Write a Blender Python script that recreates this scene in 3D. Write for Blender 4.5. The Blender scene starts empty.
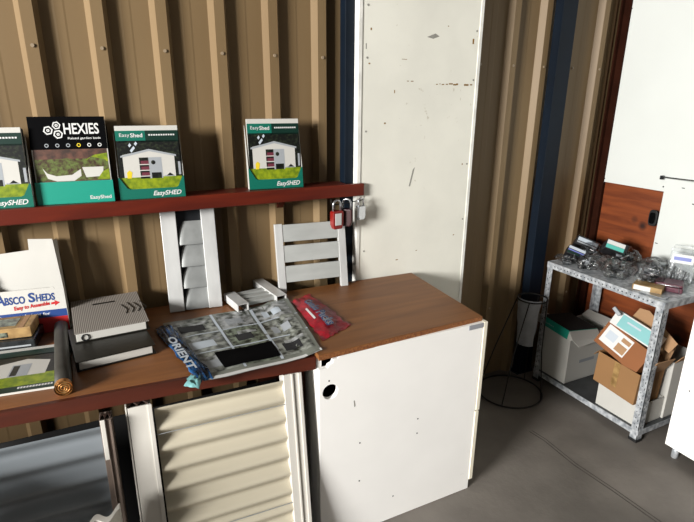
import bpy, bmesh, math, random
from mathutils import Vector, Matrix
random.seed(7)
R = math.radians
scene = bpy.context.scene
COL = scene.collection

# ------------------------------------------------------------------ materials
def lin(h):
    h = h.lstrip('#'); out = []
    for i in (0, 2, 4):
        v = int(h[i:i+2], 16)/255
        out.append(v/12.92 if v <= .04045 else ((v+.055)/1.055)**2.4)
    return out
MATS = {}
def mat(name, col, rough=.6, metal=0., var=0., vscale=8., col2=None, bump=0., bscale=60., spec=.5,
        trans=0., alpha=1., stretch=(1, 1, 1), detail=4., lo=.35, hi=.65, coat=0.):
    if name in MATS: return MATS[name]
    m = bpy.data.materials.new(name); m.use_nodes = True; nt = m.node_tree; N = nt.nodes; L = nt.links
    b = N['Principled BSDF']
    c = lin(col)
    b.inputs['Base Color'].default_value = (*c, 1)
    b.inputs['Roughness'].default_value = rough
    b.inputs['Metallic'].default_value = metal
    b.inputs['Specular IOR Level'].default_value = spec
    b.inputs['Transmission Weight'].default_value = trans
    b.inputs['Alpha'].default_value = alpha
    b.inputs['Coat Weight'].default_value = coat
    tc = N.new('ShaderNodeTexCoord'); mp = N.new('ShaderNodeMapping'); L.new(tc.outputs['Object'], mp.inputs['Vector'])
    mp.inputs['Scale'].default_value = stretch
    if var > 0 or col2:
        n = N.new('ShaderNodeTexNoise'); n.inputs['Scale'].default_value = vscale; n.inputs['Detail'].default_value = detail
        L.new(mp.outputs['Vector'], n.inputs['Vector'])
        r = N.new('ShaderNodeValToRGB'); L.new(n.outputs['Fac'], r.inputs['Fac'])
        c2 = lin(col2) if col2 else [x*(1-var) for x in c]
        r.color_ramp.elements[0].position = lo; r.color_ramp.elements[1].position = hi
        r.color_ramp.elements[0].color = (*c2, 1); r.color_ramp.elements[1].color = (*c, 1)
        L.new(r.outputs['Color'], b.inputs['Base Color'])
    if bump > 0:
        n2 = N.new('ShaderNodeTexNoise'); n2.inputs['Scale'].default_value = bscale; n2.inputs['Detail'].default_value = 3
        L.new(mp.outputs['Vector'], n2.inputs['Vector'])
        bp = N.new('ShaderNodeBump'); bp.inputs['Strength'].default_value = bump; bp.inputs['Distance'].default_value = .004
        L.new(n2.outputs['Fac'], bp.inputs['Height']); L.new(bp.outputs['Normal'], b.inputs['Normal'])
    MATS[name] = m
    return m

def speckled(m, col, scale=35, thr=.72, stretch=(1, 1, 1), big=3., amount=1.):
    """sparse rust / dirt specks over the colour of m, clustered by a second noise"""
    nt = m.node_tree; N = nt.nodes; L = nt.links; b = N['Principled BSDF']
    tc = N.new('ShaderNodeTexCoord'); mp = N.new('ShaderNodeMapping'); mp.inputs['Scale'].default_value = stretch
    L.new(tc.outputs['Object'], mp.inputs['Vector'])
    n = N.new('ShaderNodeTexNoise'); n.inputs['Scale'].default_value = scale; n.inputs['Detail'].default_value = 6
    n.inputs['Roughness'].default_value = .7
    n3 = N.new('ShaderNodeTexNoise'); n3.inputs['Scale'].default_value = big
    L.new(mp.outputs['Vector'], n.inputs['Vector']); L.new(mp.outputs['Vector'], n3.inputs['Vector'])
    ad = N.new('ShaderNodeMath'); ad.operation = 'MULTIPLY_ADD'; ad.inputs[1].default_value = .55
    L.new(n3.outputs['Fac'], ad.inputs[0]); L.new(n.outputs['Fac'], ad.inputs[2])
    mr = N.new('ShaderNodeMapRange'); mr.inputs['From Min'].default_value = thr+.2; mr.inputs['From Max'].default_value = thr+.27
    mr.inputs['To Max'].default_value = amount
    L.new(ad.outputs[0], mr.inputs['Value'])
    mx = N.new('ShaderNodeMix'); mx.data_type = 'RGBA'
    L.new(mr.outputs[0], mx.inputs['Factor'])
    src = b.inputs['Base Color']
    if src.is_linked: L.new(src.links[0].from_socket, mx.inputs['A'])
    else: mx.inputs['A'].default_value = src.default_value
    mx.inputs['B'].default_value = (*lin(col), 1)
    L.new(mx.outputs['Result'], b.inputs['Base Color'])
    return m

def wood(name, c1, c2, axis='X', scale=3., rough=.4, knots=False):
    if name in MATS: return MATS[name]
    m = bpy.data.materials.new(name); m.use_nodes = True; nt = m.node_tree; N = nt.nodes; L = nt.links
    b = N['Principled BSDF']; b.inputs['Roughness'].default_value = rough
    tc = N.new('ShaderNodeTexCoord'); mp = N.new('ShaderNodeMapping'); L.new(tc.outputs['Object'], mp.inputs['Vector'])
    s = {'X': (1, 9, 9), 'Y': (9, 1, 9), 'Z': (9, 9, 1)}[axis]
    mp.inputs['Scale'].default_value = s
    n = N.new('ShaderNodeTexNoise'); n.inputs['Scale'].default_value = scale; n.inputs['Detail'].default_value = 8; n.inputs['Distortion'].default_value = .6
    L.new(mp.outputs['Vector'], n.inputs['Vector'])
    r = N.new('ShaderNodeValToRGB'); r.color_ramp.elements[0].position = .3; r.color_ramp.elements[1].position = .7
    r.color_ramp.elements[0].color = (*lin(c1), 1); r.color_ramp.elements[1].color = (*lin(c2), 1)
    L.new(n.outputs['Fac'], r.inputs['Fac'])
    out = r.outputs['Color']
    if knots:
        v = N.new('ShaderNodeTexVoronoi'); v.inputs['Scale'].default_value = 7
        L.new(tc.outputs['Object'], v.inputs['Vector'])
        mr = N.new('ShaderNodeMapRange'); mr.inputs['From Min'].default_value = .1; mr.inputs['From Max'].default_value = .22
        mr.inputs['To Min'].default_value = 1; mr.inputs['To Max'].default_value = 0
        L.new(v.outputs['Distance'], mr.inputs['Value'])
        mx = N.new('ShaderNodeMix'); mx.data_type = 'RGBA'; L.new(mr.outputs[0], mx.inputs['Factor'])
        L.new(out, mx.inputs['A']); mx.inputs['B'].default_value = (*lin('#2a1006'), 1); out = mx.outputs['Result']
    L.new(out, b.inputs['Base Color'])
    MATS[name] = m
    return m

def stripes(name, c1, c2, scale, axis='X', rough=.7):
    if name in MATS: return MATS[name]
    m = bpy.data.materials.new(name); m.use_nodes = True; nt = m.node_tree; N = nt.nodes; L = nt.links
    b = N['Principled BSDF']; b.inputs['Roughness'].default_value = rough
    tc = N.new('ShaderNodeTexCoord'); w = N.new('ShaderNodeTexWave'); w.bands_direction = axis
    w.inputs['Scale'].default_value = scale; w.inputs['Distortion'].default_value = .4
    L.new(tc.outputs['Object'], w.inputs['Vector'])
    r = N.new('ShaderNodeValToRGB'); r.color_ramp.elements[0].color = (*lin(c1), 1); r.color_ramp.elements[1].color = (*lin(c2), 1)
    L.new(w.outputs['Fac'], r.inputs['Fac']); L.new(r.outputs['Color'], b.inputs['Base Color'])
    MATS[name] = m
    return m

M = {}
M['clad'] = mat('painted_steel_cladding', '#7a6649', .5, spec=.3, var=.22, vscale=1.6, col2='#69553a', stretch=(1, 1, .3))
M['column'] = mat('navy_steel', '#06121e', .6, spec=.2, var=.3, vscale=6)
M['screw'] = mat('painted_screw', '#8a7a64', .5)
M['paneldoor'] = speckled(mat('scuffed_white_enamel', '#dedcd0', .45, var=.08, vscale=5, bump=.05), '#97896a', 30, .77, (1, 1, .8), 2.2, .55)
M['panelrim'] = mat('rim_white', '#e2e0d8', .5, var=.2, vscale=20)
M['rust'] = mat('rust_specks', '#7a5a1e', .8)
M['grime'] = mat('grey_scuff', '#8d8b82', .8, var=.2, vscale=80)
M['board'] = mat('white_board', '#cdd0cb', .45, var=.04, vscale=3)
M['ply'] = wood('stained_plywood', '#542208', '#82401a', 'Y', 3., .5, True)
M['stud'] = mat('dark_stud', '#2a130a', .9, spec=.05, var=.3, vscale=12)
M['floor'] = speckled(mat('concrete_floor', '#6e6861', .65, col2='#544f49', var=.2, vscale=2.6, bump=.25, bscale=45, detail=8), '#39342e', 16, .80, (1, 1, 1), 2., .6)
M['crack'] = mat('floor_joint', '#4a453f', .9, var=.4, vscale=30)
M['ceiling'] = mat('ceiling_paint', '#4c4a46', .8)
M['bench'] = wood('bench_laminate', '#684022', '#7c4f2a', 'X', 3.5, .5)
M['redwood'] = wood('red_stained_timber', '#451208', '#601e0c', 'X', 3., .4)
M['benchedge'] = wood('bench_edge', '#371307', '#4b1c0c', 'X', 3., .45)
M['counter'] = wood('counter_laminate', '#643c1c', '#7c5028', 'X', 2.6, .5)
M['chip'] = mat('chipboard_edge', '#6a3a18', .8, var=.4, vscale=160, col2='#8e5a2c', bump=.3, bscale=200)
M['white_mel'] = speckled(mat('white_melamine', '#f3f1ec', .4, var=.03, vscale=6), '#b5b2ac', 22, .83, (1, 1, 2.5), 2.5, .6)
M['creamedge'] = mat('cream_board_edge', '#dfd8c4', .6)
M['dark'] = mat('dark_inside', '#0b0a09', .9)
M['tape'] = mat('grey_tape', '#8b8d92', .5)
M['alu'] = mat('mill_aluminium', '#cfcfcc', .42, .3, var=.22, vscale=14, stretch=(1, 1, .3))
M['alu2'] = mat('aluminium_slats', '#b2b4b0', .48, .25, var=.15, vscale=20, stretch=(.3, 1, 1))
M['alublade'] = mat('blade_aluminium', '#8f918f', .45, .3, var=.25, vscale=14)
M['cream'] = mat('cream_colorbond', '#b8b09c', .42, var=.06, vscale=4)
M['creamframe'] = mat('cream_frame', '#c6c2b9', .4, var=.05, vscale=8)
M['capdark'] = mat('dark_rolled_edge', '#3a2a22', .5, var=.5, vscale=60)
M['slate'] = mat('slate_colorbond', '#747a7e', .45, var=.12, vscale=3)
M['slateframe'] = mat('taupe_frame', '#6e6056', .5, var=.3, vscale=20)
M['galv'] = mat('galvanised_steel', '#cfd2d4', .42, .4, col2='#8b9095', var=.3, vscale=45, bump=.1)
M['hole'] = mat('slot_hole', '#0e0e10', .9)
M['slot'] = mat('slot_shadow', '#3c3f42', .9)
M['deck'] = mat('steel_deck', '#55585a', .5, .5, var=.3, vscale=15)
M['rubber'] = mat('black_rubber', '#0c0c0c', .6)
M['green'] = mat('brochure_green', '#0a5c4c', .38)
M['dgreen'] = mat('brochure_dark_green', '#08261e', .38)
M['teal'] = mat('teal_card', '#12826e', .4)
M['black'] = mat('gloss_black', '#020203', .7, spec=.05)
M['white'] = mat('paper_white', '#c2c2bf', .5)
M['whitecard'] = mat('white_card', '#b2b0a9', .55, var=.04, vscale=10)
M['trees'] = mat('print_trees', '#303826', .4, col2='#060806', var=.9, vscale=130, detail=8, lo=.5, hi=.8)
M['grass'] = mat('print_grass', '#7f8c14', .4, col2='#566a10', var=.3, vscale=60)
M['grey'] = mat('print_grey', '#8b8f92', .5)
M['maroon'] = mat('print_maroon', '#5c2230', .5)
M['planter'] = mat('print_planting', '#56642e', .45, col2='#331a10', var=.9, vscale=110, detail=6)
M['soil'] = mat('print_fence', '#5c3a2c', .5, col2='#2a1a12', var=.7, vscale=40)
M['sky'] = mat('print_sky', '#a9b1b8', .5)
M['yellow'] = mat('print_yellow', '#c9b020', .5)
M['blue'] = mat('print_blue', '#14356e', .45)
M['red'] = mat('print_red', '#a81a1c', .45)
M['gold'] = mat('tan_carton', '#9a7c4c', .6, col2='#6c5028', var=.4, vscale=25)
M['clearblack'] = mat('dark_clear_case', '#2b2d2e', .25, var=.5, vscale=40)
M['binderblack'] = mat('black_vinyl', '#17150f', .42, var=.3, vscale=30, bump=.1)
M['ribbed'] = stripes('ribbed_cover', '#4c463c', '#98918a', 60, 'X')
M['pages'] = stripes('page_edges', '#a5a298', '#c6c4be', 120, 'Z', .8)
M['tube'] = mat('charcoal_roll', '#2e2c26', .6, var=.3, vscale=30)
M['copper'] = mat('copper_end', '#c98a4a', .3, .6, var=.4, vscale=40)
M['wrap'] = mat('plastic_wrap', '#ffffff', .08, trans=1., alpha=.28, bump=.6, bscale=40)
M['redwrap'] = mat('red_foil_packet', '#b01026', .35, var=.35, vscale=18, col2='#6a0a18', bump=.9, bscale=30)
M['bluewrap'] = mat('blue_foil_wrap', '#1a4a78', .22, var=.5, vscale=22, col2='#0a1a30', bump=.9, bscale=35)
M['photoA'] = mat('print_photo_a', '#8d9088', .35, col2='#14170f', var=.9, vscale=48, detail=3)
M['photoB'] = mat('print_photo_b', '#7c8474', .35, col2='#1f1e18', var=.9, vscale=60, detail=3)
M['photoC'] = mat('print_photo_c', '#a2a4a4', .35, col2='#2c3026', var=.9, vscale=38, detail=3)
M['posterbase'] = mat('poster_base', '#70736a', .35, var=.2, vscale=8)
M['card'] = mat('brown_cardboard', '#86623c', .75, var=.08, vscale=6)
M['card2'] = mat('orange_cardboard', '#7c481c', .7, var=.1, vscale=6)
M['cardin'] = mat('cardboard_inside', '#947250', .8)
M['clearpack'] = mat('clear_pack', '#dfe4e6', .12, trans=.85, alpha=.45, bump=.4, bscale=30)
def film(name, lo, hi):
    m = bpy.data.materials.new(name); m.use_nodes = True; nt = m.node_tree; N = nt.nodes; L = nt.links
    N.remove(N['Principled BSDF']); out = N['Material Output']
    tr = N.new('ShaderNodeBsdfTransparent'); tr.inputs['Color'].default_value = (.93, .94, .95, 1)
    gl = N.new('ShaderNodeBsdfGlossy'); gl.inputs['Roughness'].default_value = .12
    tc = N.new('ShaderNodeTexCoord'); n = N.new('ShaderNodeTexNoise'); n.inputs['Scale'].default_value = 38; n.inputs['Detail'].default_value = 3
    L.new(tc.outputs['Object'], n.inputs['Vector'])
    bp = N.new('ShaderNodeBump'); bp.inputs['Strength'].default_value = 1.; bp.inputs['Distance'].default_value = .02
    L.new(n.outputs['Fac'], bp.inputs['Height']); L.new(bp.outputs['Normal'], gl.inputs['Normal'])
    lw = N.new('ShaderNodeLayerWeight'); lw.inputs['Blend'].default_value = .3; L.new(bp.outputs['Normal'], lw.inputs['Normal'])
    mr = N.new('ShaderNodeMapRange'); mr.inputs['To Min'].default_value = lo; mr.inputs['To Max'].default_value = hi
    L.new(lw.outputs['Fresnel'], mr.inputs['Value'])
    mx = N.new('ShaderNodeMixShader'); L.new(mr.outputs[0], mx.inputs[0]); L.new(tr.outputs[0], mx.inputs[1]); L.new(gl.outputs[0], mx.inputs[2])
    L.new(mx.outputs[0], out.inputs['Surface']); return m
M['bagfilm'] = film('clear_bag_film', .03, .85)
M['hardware'] = mat('zinc_hardware', '#b9bdc0', .3, .8, var=.5, vscale=40)
M['hardwaredark'] = mat('dark_hardware', '#232528', .4, .5)
M['cartonblack'] = mat('black_carton', '#1b1b1d', .5)
M['paleteal'] = mat('pale_teal_print', '#74a8a8', .5, var=.05, vscale=20)
M['printteal'] = mat('label_teal', '#4fa498', .5)
M['maroonbox'] = mat('maroon_plastic', '#4a1828', .35)
M['wire'] = mat('dark_wire', '#15130f', .5, .3)
M['bagcloth'] = mat('grey_sack', '#8f9092', .7, var=.25, vscale=12, bump=.5)
M['locksteel'] = mat('lock_steel', '#b4b6b8', .25, .9)
M['lockred'] = mat('lock_red', '#7a140e', .35)
M['lockmaroon'] = mat('lock_dark_red', '#2e0709', .35)
M['violet'] = mat('label_violet', '#5f6aa8', .5)

# ------------------------------------------------------------------ mesh helper
class B:
    def __init__(s): s.v = []; s.f = []; s.m = []; s.mats = []; s.T = Matrix.Identity(4); s.sm = []
    def mi(s, m):
        m = M[m] if isinstance(m, str) else m
        if m not in s.mats: s.mats.append(m)
        return s.mats.index(m)
    def add(s, vs, fs, m, smooth=False):
        o = len(s.v); k = s.mi(m)
        s.v += [tuple(s.T @ Vector(p)) for p in vs]
        for f in fs: s.f.append([o+i for i in f]); s.m.append(k); s.sm.append(smooth)
        return s
    def box(s, x0, x1, y0, y1, z0, z1, m):
        vs = [(x, y, z) for z in (z0, z1) for y in (y0, y1) for x in (x0, x1)]
        return s.add(vs, [(0, 2, 3, 1), (4, 5, 7, 6), (0, 1, 5, 4), (2, 6, 7, 3), (0, 4, 6, 2), (1, 3, 7, 5)], m)
    def prism(s, pts, d, m, smooth=False):
        """pts: 3-D polygon; d: extrusion vector"""
        n = len(pts); d = Vector(d); vs = [Vector(p) for p in pts]+[Vector(p)+d for p in pts]
        fs = [tuple(range(n))[::-1], tuple(range(n, 2*n))]+[(i, (i+1) % n, n+(i+1) % n, n+i) for i in range(n)]
        return s.add(vs, fs, m, smooth)
    def quad(s, pts, m): return s.add(pts, [tuple(range(len(pts)))], m)
    def loft(s, rows, m, smooth=True, closed=False):
        n = len(rows[0]); vs = [p for r in rows for p in r]; fs = []
        for i in range(len(rows)-1):
            for j in range(n if closed else n-1):
                a = i*n+j; b_ = i*n+(j+1) % n
                fs.append((a, b_, b_+n, a+n))
        return s.add(vs, fs, m, smooth)
    def tube(s, path, r, m, n=10, closed=False, caps=True):
        path = [Vector(p) for p in path]; rows = []; k = len(path); up = Vector((0, 0, 1)); prev = None
        for i, p in enumerate(path):
            a = path[(i-1) % k] if (i > 0 or closed) else p
            c = path[(i+1) % k] if (i < k-1 or closed) else p
            t = (c-a).normalized()
            if prev is None:
                x = t.cross(up)
                if x.length < .1: x = t.cross(Vector((1, 0, 0)))
            else: x = prev-t*prev.dot(t)
            x.normalize(); prev = x; y = t.cross(x)
            rr = r[i] if isinstance(r, (list, tuple)) else r
            rows.append([p+x*rr*math.cos(2*math.pi*j/n)+y*rr*math.sin(2*math.pi*j/n) for j in range(n)])
        if closed: rows.append(rows[0])
        s.loft(rows, m, True, True)
        if caps and not closed:
            s.add(rows[0], [tuple(range(n))[::-1]], m); s.add(rows[-1], [tuple(range(n))], m)
        return s
    def text(s, txt, fn, x, y, w, h, m, off=0.0, shear=0., spacing=1.):
        """lettering filled in the box (x,y,w,h) of the plane given by fn(u,v)->3D"""
        c = bpy.data.curves.new('t', 'FONT'); c.body = txt; c.offset = off; c.shear = shear; c.space_character = spacing; c.resolution_u = 3
        o = bpy.data.objects.new('t', c); COL.objects.link(o)
        dg = bpy.context.evaluated_depsgraph_get(); me = bpy.data.meshes.new_from_object(o.evaluated_get(dg))
        vs = [v.co.copy() for v in me.vertices]; fs = [tuple(p.vertices) for p in me.polygons]
        bpy.data.objects.remove(o); bpy.data.curves.remove(c); bpy.data.meshes.remove(me)
        if not vs: return s
        x0 = min(v.x for v in vs); x1 = max(v.x for v in vs); y0 = min(v.y for v in vs); y1 = max(v.y for v in vs)
        s.add([fn(x+(v.x-x0)/(x1-x0)*w, y+(v.y-y0)/(y1-y0)*h) for v in vs], fs, m)
        return s
    def build(s, name, parent=None, bevel=0., loc=None, seg=2, recalc=True):
        me = bpy.data.meshes.new(name); me.from_pydata(s.v, [], s.f)
        for m in s.mats: me.materials.append(m)
        for p, k, q in zip(me.polygons, s.m, s.sm): p.material_index = k; p.use_smooth = q
        if recalc:
            bm = bmesh.new(); bm.from_mesh(me); bmesh.ops.remove_doubles(bm, verts=bm.verts, dist=1e-6)
            bmesh.ops.recalc_face_normals(bm, faces=bm.faces); bm.to_mesh(me); bm.free()
        me.update()
        o = bpy.data.objects.new(name, me); COL.objects.link(o)
        if parent: o.parent = parent
        if loc: o.location = loc
        if bevel:
            md = o.modifiers.new('bevel', 'BEVEL'); md.width = bevel; md.segments = seg; md.limit_method = 'ANGLE'; md.angle_limit = R(40)
        return o

def tag(o, label=None, cat=None, group=None, kind=None):
    if label: o['label'] = label
    if cat: o['category'] = cat
    if group: o['group'] = group
    if kind: o['kind'] = kind
    return o
def thing(name, label, cat, loc=(0, 0, 0), rot=(0, 0, 0), group=None):
    o = bpy.data.objects.new(name, None); COL.objects.link(o); o.empty_display_size = .05
    o.location = loc; o.rotation_euler = rot
    return tag(o, label, cat, group)
def struct(o): o['kind'] = 'structure'; return o
def XZ(y, mirror=False): return lambda u, v: (u, y, v)       # a face looking towards -y
def XY(z): return lambda u, v: (u, v, z)

# ------------------------------------------------------------------ camera
yaw, pitch, roll, f = .4587, -.3108, .0073, 511.56
cam = bpy.data.cameras.new('camera'); co = bpy.data.objects.new('camera', cam); COL.objects.link(co)
fw = Vector((math.sin(yaw)*math.cos(pitch), math.cos(yaw)*math.cos(pitch), math.sin(pitch)))
rt = Vector((math.cos(yaw), -math.sin(yaw), 0)); up = rt.cross(fw)
r2 = rt*math.cos(roll)+up*math.sin(roll); u2 = -rt*math.sin(roll)+up*math.cos(roll)
co.matrix_world = Matrix(((r2.x, u2.x, -fw.x, .117), (r2.y, u2.y, -fw.y, -1.9396), (r2.z, u2.z, -fw.z, 1.4796), (0, 0, 0, 1)))
cam.sensor_width = 36; cam.lens = 36*f/694; cam.clip_start = .02
scene.camera = co

# ------------------------------------------------------------------ room shell
b = B(); b.box(-3.2, 2.66, -4.2, .06, -.1, 0, 'floor'); struct(b.build('floor'))
# back wall: trapezoidal rib cladding, ribs every 190 mm
b = B(); prof = []
n = -15
xs = []
while .19*n < 2.7:
    c = .19*n
    xs += [(c-.034, 0), (c-.018, -.030), (c+.016, -.030), (c+.030, 0), (c+.066, 0), (c+.072, -.0008), (c+.096, -.0008), (c+.102, 0)]
    n += 1
xs = [(x, y) for x, y in xs if -2.9 <= x <= 2.6]
b.loft([[(x, y, z) for x, y in xs] for z in (0, 2.5)], 'clad', False)
b.box(-2.9, 2.66, .01, .06, 0, 2.5, 'clad')
for k in range(-8, 14):           # fixing screws in two rows
    for z in (.42, 1.62):
        x = .19*k
        b.tube([(x, -.030, z), (x, -.0345, z)], .0055, 'screw', 8)
struct(b.build('wall_back', recalc=False))
b = B(); b.box(2.595, 2.66, -2.2, .0, 0, 2.5, 'ply'); struct(b.build('wall_right'))
b = B(); b.box(-3.2, 2.66, -4.2, .06, 2.5, 2.56, 'ceiling'); struct(b.build('ceiling'))
b = B(); b.box(2.555, 2.594, -.040, -.031, 0, 2.5, 'stud'); b.box(2.575, 2.594, -.075, -.04, 0, 2.5, 'stud'); struct(b.build('trim_1'))

def column(x0, x1, label):
    t = thing('steel_column', label, 'column', ((x0+x1)/2, -.06, 0))
    w = (x1-x0)/2
    q = B(); q.box(-w, w, -.026, -.021, 0.012, 2.49, 'column'); q.box(-w, -w+.005, -.021, .022, .012, 2.49, 'column')
    q.box(w-.005, w, -.021, .022, .012, 2.49, 'column'); q.box(-w+.005, -w+.02, .018, .022, .012, 2.49, 'column')
    q.box(w-.02, w-.005, .018, .022, .012, 2.49, 'column')
    q.build('channel', t, .001)
    q = B(); q.box(-w-.012, w+.012, -.028, .025, 0, .012, 'column'); q.build('base_plate', t, .001)
    return t
column(1.02, 1.085, 'navy steel column behind the left edge of the tall white panel')
column(2.112, 2.202, 'navy steel column near the corner, behind the metal rack')

# joint in the floor
b = B()
pts = [(1.79, -.50), (1.80, -.577), (1.79, -.75), (1.805, -.92), (1.815, -1.15), (1.82, -1.6), (1.82, -2.4)]
b.loft([[(x-.010, y, .0006), (x-.005, y, .0006)] for x, y in pts], 'crack', False); b.loft([[(x+.006, y, .0006), (x+.010, y, .0006)] for x, y in pts], 'crack', False)
struct(b.build('trim_2'))

# ------------------------------------------------------------------ tall white panel
t = thing('panel', 'tall scuffed white enamel panel standing behind the counter', 'panel', (1.06, -.088, 0))
b = B(); b.box(0, .570, -.030, 0, .003, 2.1, 'paneldoor')
for (x, z, w, h, m) in [(.05, 1.72, .003, .008, 'rust'), (.045, 1.60, .004, .005, 'rust'), (.03, 1.66, .002, .02, 'grime'),
                        (.36, 1.53, .004, .0035, 'rust'), (.375, 1.532, .003, .003, 'rust'), (.39, 1.53, .006, .004, 'rust'), (.41, 1.531, .005, .004, 'rust'), (.43, 1.533, .010, .005, 'rust'), (.45, 1.530, .008, .006, 'rust'), (.462, 1.532, .005, .007, 'rust'), (.51, 1.53, .012, .007, 'rust'), (.535, 1.531, .006, .005, 'rust'),
                        (.22, 1.54, .004, .003, 'rust'), (.24, 1.54, .006, .003, 'rust'), (.16, 1.50, .002, .012, 'rust'), (.12, 1.38, .004, .006, 'rust'),
                        (.40, 1.75, .003, .003, 'rust'), (.20, 1.62, .012, .002, 'rust'), (.53, 1.70, .004, .02, 'rust'), (.52, 1.2, .003, .006, 'rust'), (.50, .88, .004, .004, 'rust'), (.2, .80, .006, .004, 'rust'), (.3, .83, .004, .003, 'rust')]:
    b.box(x-w, x+w, -.0304, -.0299, z-h/2, z+h/2, m)
b.prism([(.245, -.0299, 1.12), (.252, -.0299, 1.12), (.272, -.0299, 1.20), (.262, -.0299, 1.19)], (0, -.0005, 0), 'grime')
b.prism([(.30, -.0299, 1.705), (.34, -.0299, 1.72), (.36, -.0299, 1.71), (.33, -.0299, 1.70)], (0, -.0005, 0), 'grime')
b.build('sheet', t, .001)
b = B(); b.box(-.002, .012, -.033, .002, 0, 2.102, 'panelrim'); b.build('edge_trim', t)
b = B(); b.box(.558, .572, -.033, .002, 0, 2.102, 'panelrim'); b.build('edge_trim', t)
for z in (.86, 1.0, 1.35, 1.62, 1.8, .95, 1.2, 1.55, 1.74):
    b = B(); b.tube([(.035 if z in (.86, 1.0, 1.35, 1.62, 1.8) else .545, -.0315, z), (.035 if z in (.86, 1.0, 1.35, 1.62, 1.8) else .545, -.030, z)], .004, 'grime', 8); b.build('screw', t)

# ------------------------------------------------------------------ right wall boards
b = B(); b.box(2.583, 2.594, -2.1, -.052, 1.052, 2.3, 'board')
for y, z in ((-.075, 1.07), (-.40, 1.075), (-.075, 1.9)): b.tube([(2.5835, y, z), (2.5815, y, z)], .004, 'hole', 8)
tag(b.build('wall_board', None, .001), 'large white board fixed high on the right plywood wall', 'board')
b = B(); b.box(2.570, 2.582, -2.1, -.415, .66, 1.118, 'board')
for y, z in ((-.425, .80), (-.56, 1.02), (-.72, .93), (-.50, 1.085)):
    b.box(2.5692, 2.5702, y-.010, y+.004, z-.002, z+.002, 'hole')
tag(b.build('wall_board', None, .001), 'smaller white board behind the rack with black pull on its edge', 'board')
t = thing('towel_rail', 'thin steel rod along the top edge of the smaller white board', 'rail', (2.570, -.40, 1.124))
b = B(); b.tube([(-.014, 0, 0), (-.014, -.6, .012)], .0035, 'locksteel'); b.build('rod', t)
b = B(); b.box(-.018, 0, -.004, .006, -.012, .006, 'hardwaredark'); b.build('clip', t)
t = thing('door_pull', 'black oval pull on the left edge of the smaller white board', 'handle', (2.582, -.385, .918))
b = B()
ring = []
for i in range(24):
    a = 2*math.pi*i/24; cx = math.copysign(abs(math.cos(a))**.55, math.cos(a)); cz = math.copysign(abs(math.sin(a))**.55, math.sin(a))
    ring.append((cx*.022, cz*.040))
b.prism([(0, y, z) for y, z in ring], (-.012, 0, 0), 'rubber'); b.build('cup', t, .002)
b = B(); b.prism([(-.012, y*.62, z*.7) for y, z in ring], (-.008, 0, 0), 'black'); b.build('grip', t, .003)

# ------------------------------------------------------------------ timber display shelf on the wall
SZ = 1.149
t = thing('wall_shelf', 'long red-brown timber display shelf across the ribbed wall', 'shelf', (0, -.13, SZ))
b = B(); b.box(-1.2, 1.015, .012, .098, -.02, 0, 'redwood'); b.build('shelf_board', t, .002)
b = B(); b.box(-1.2, 1.082, -.008, .012, -.048, .001, 'redwood'); b.build('front_rail', t, .003)
for x in (-.96, -.19, .76):
    b = B(); b.prism([(x-.012, .018, -.02), (x-.012, .098, -.02), (x-.012, .098, -.09)], (.024, 0, 0), 'redwood'); b.build('bracket', t)

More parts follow.
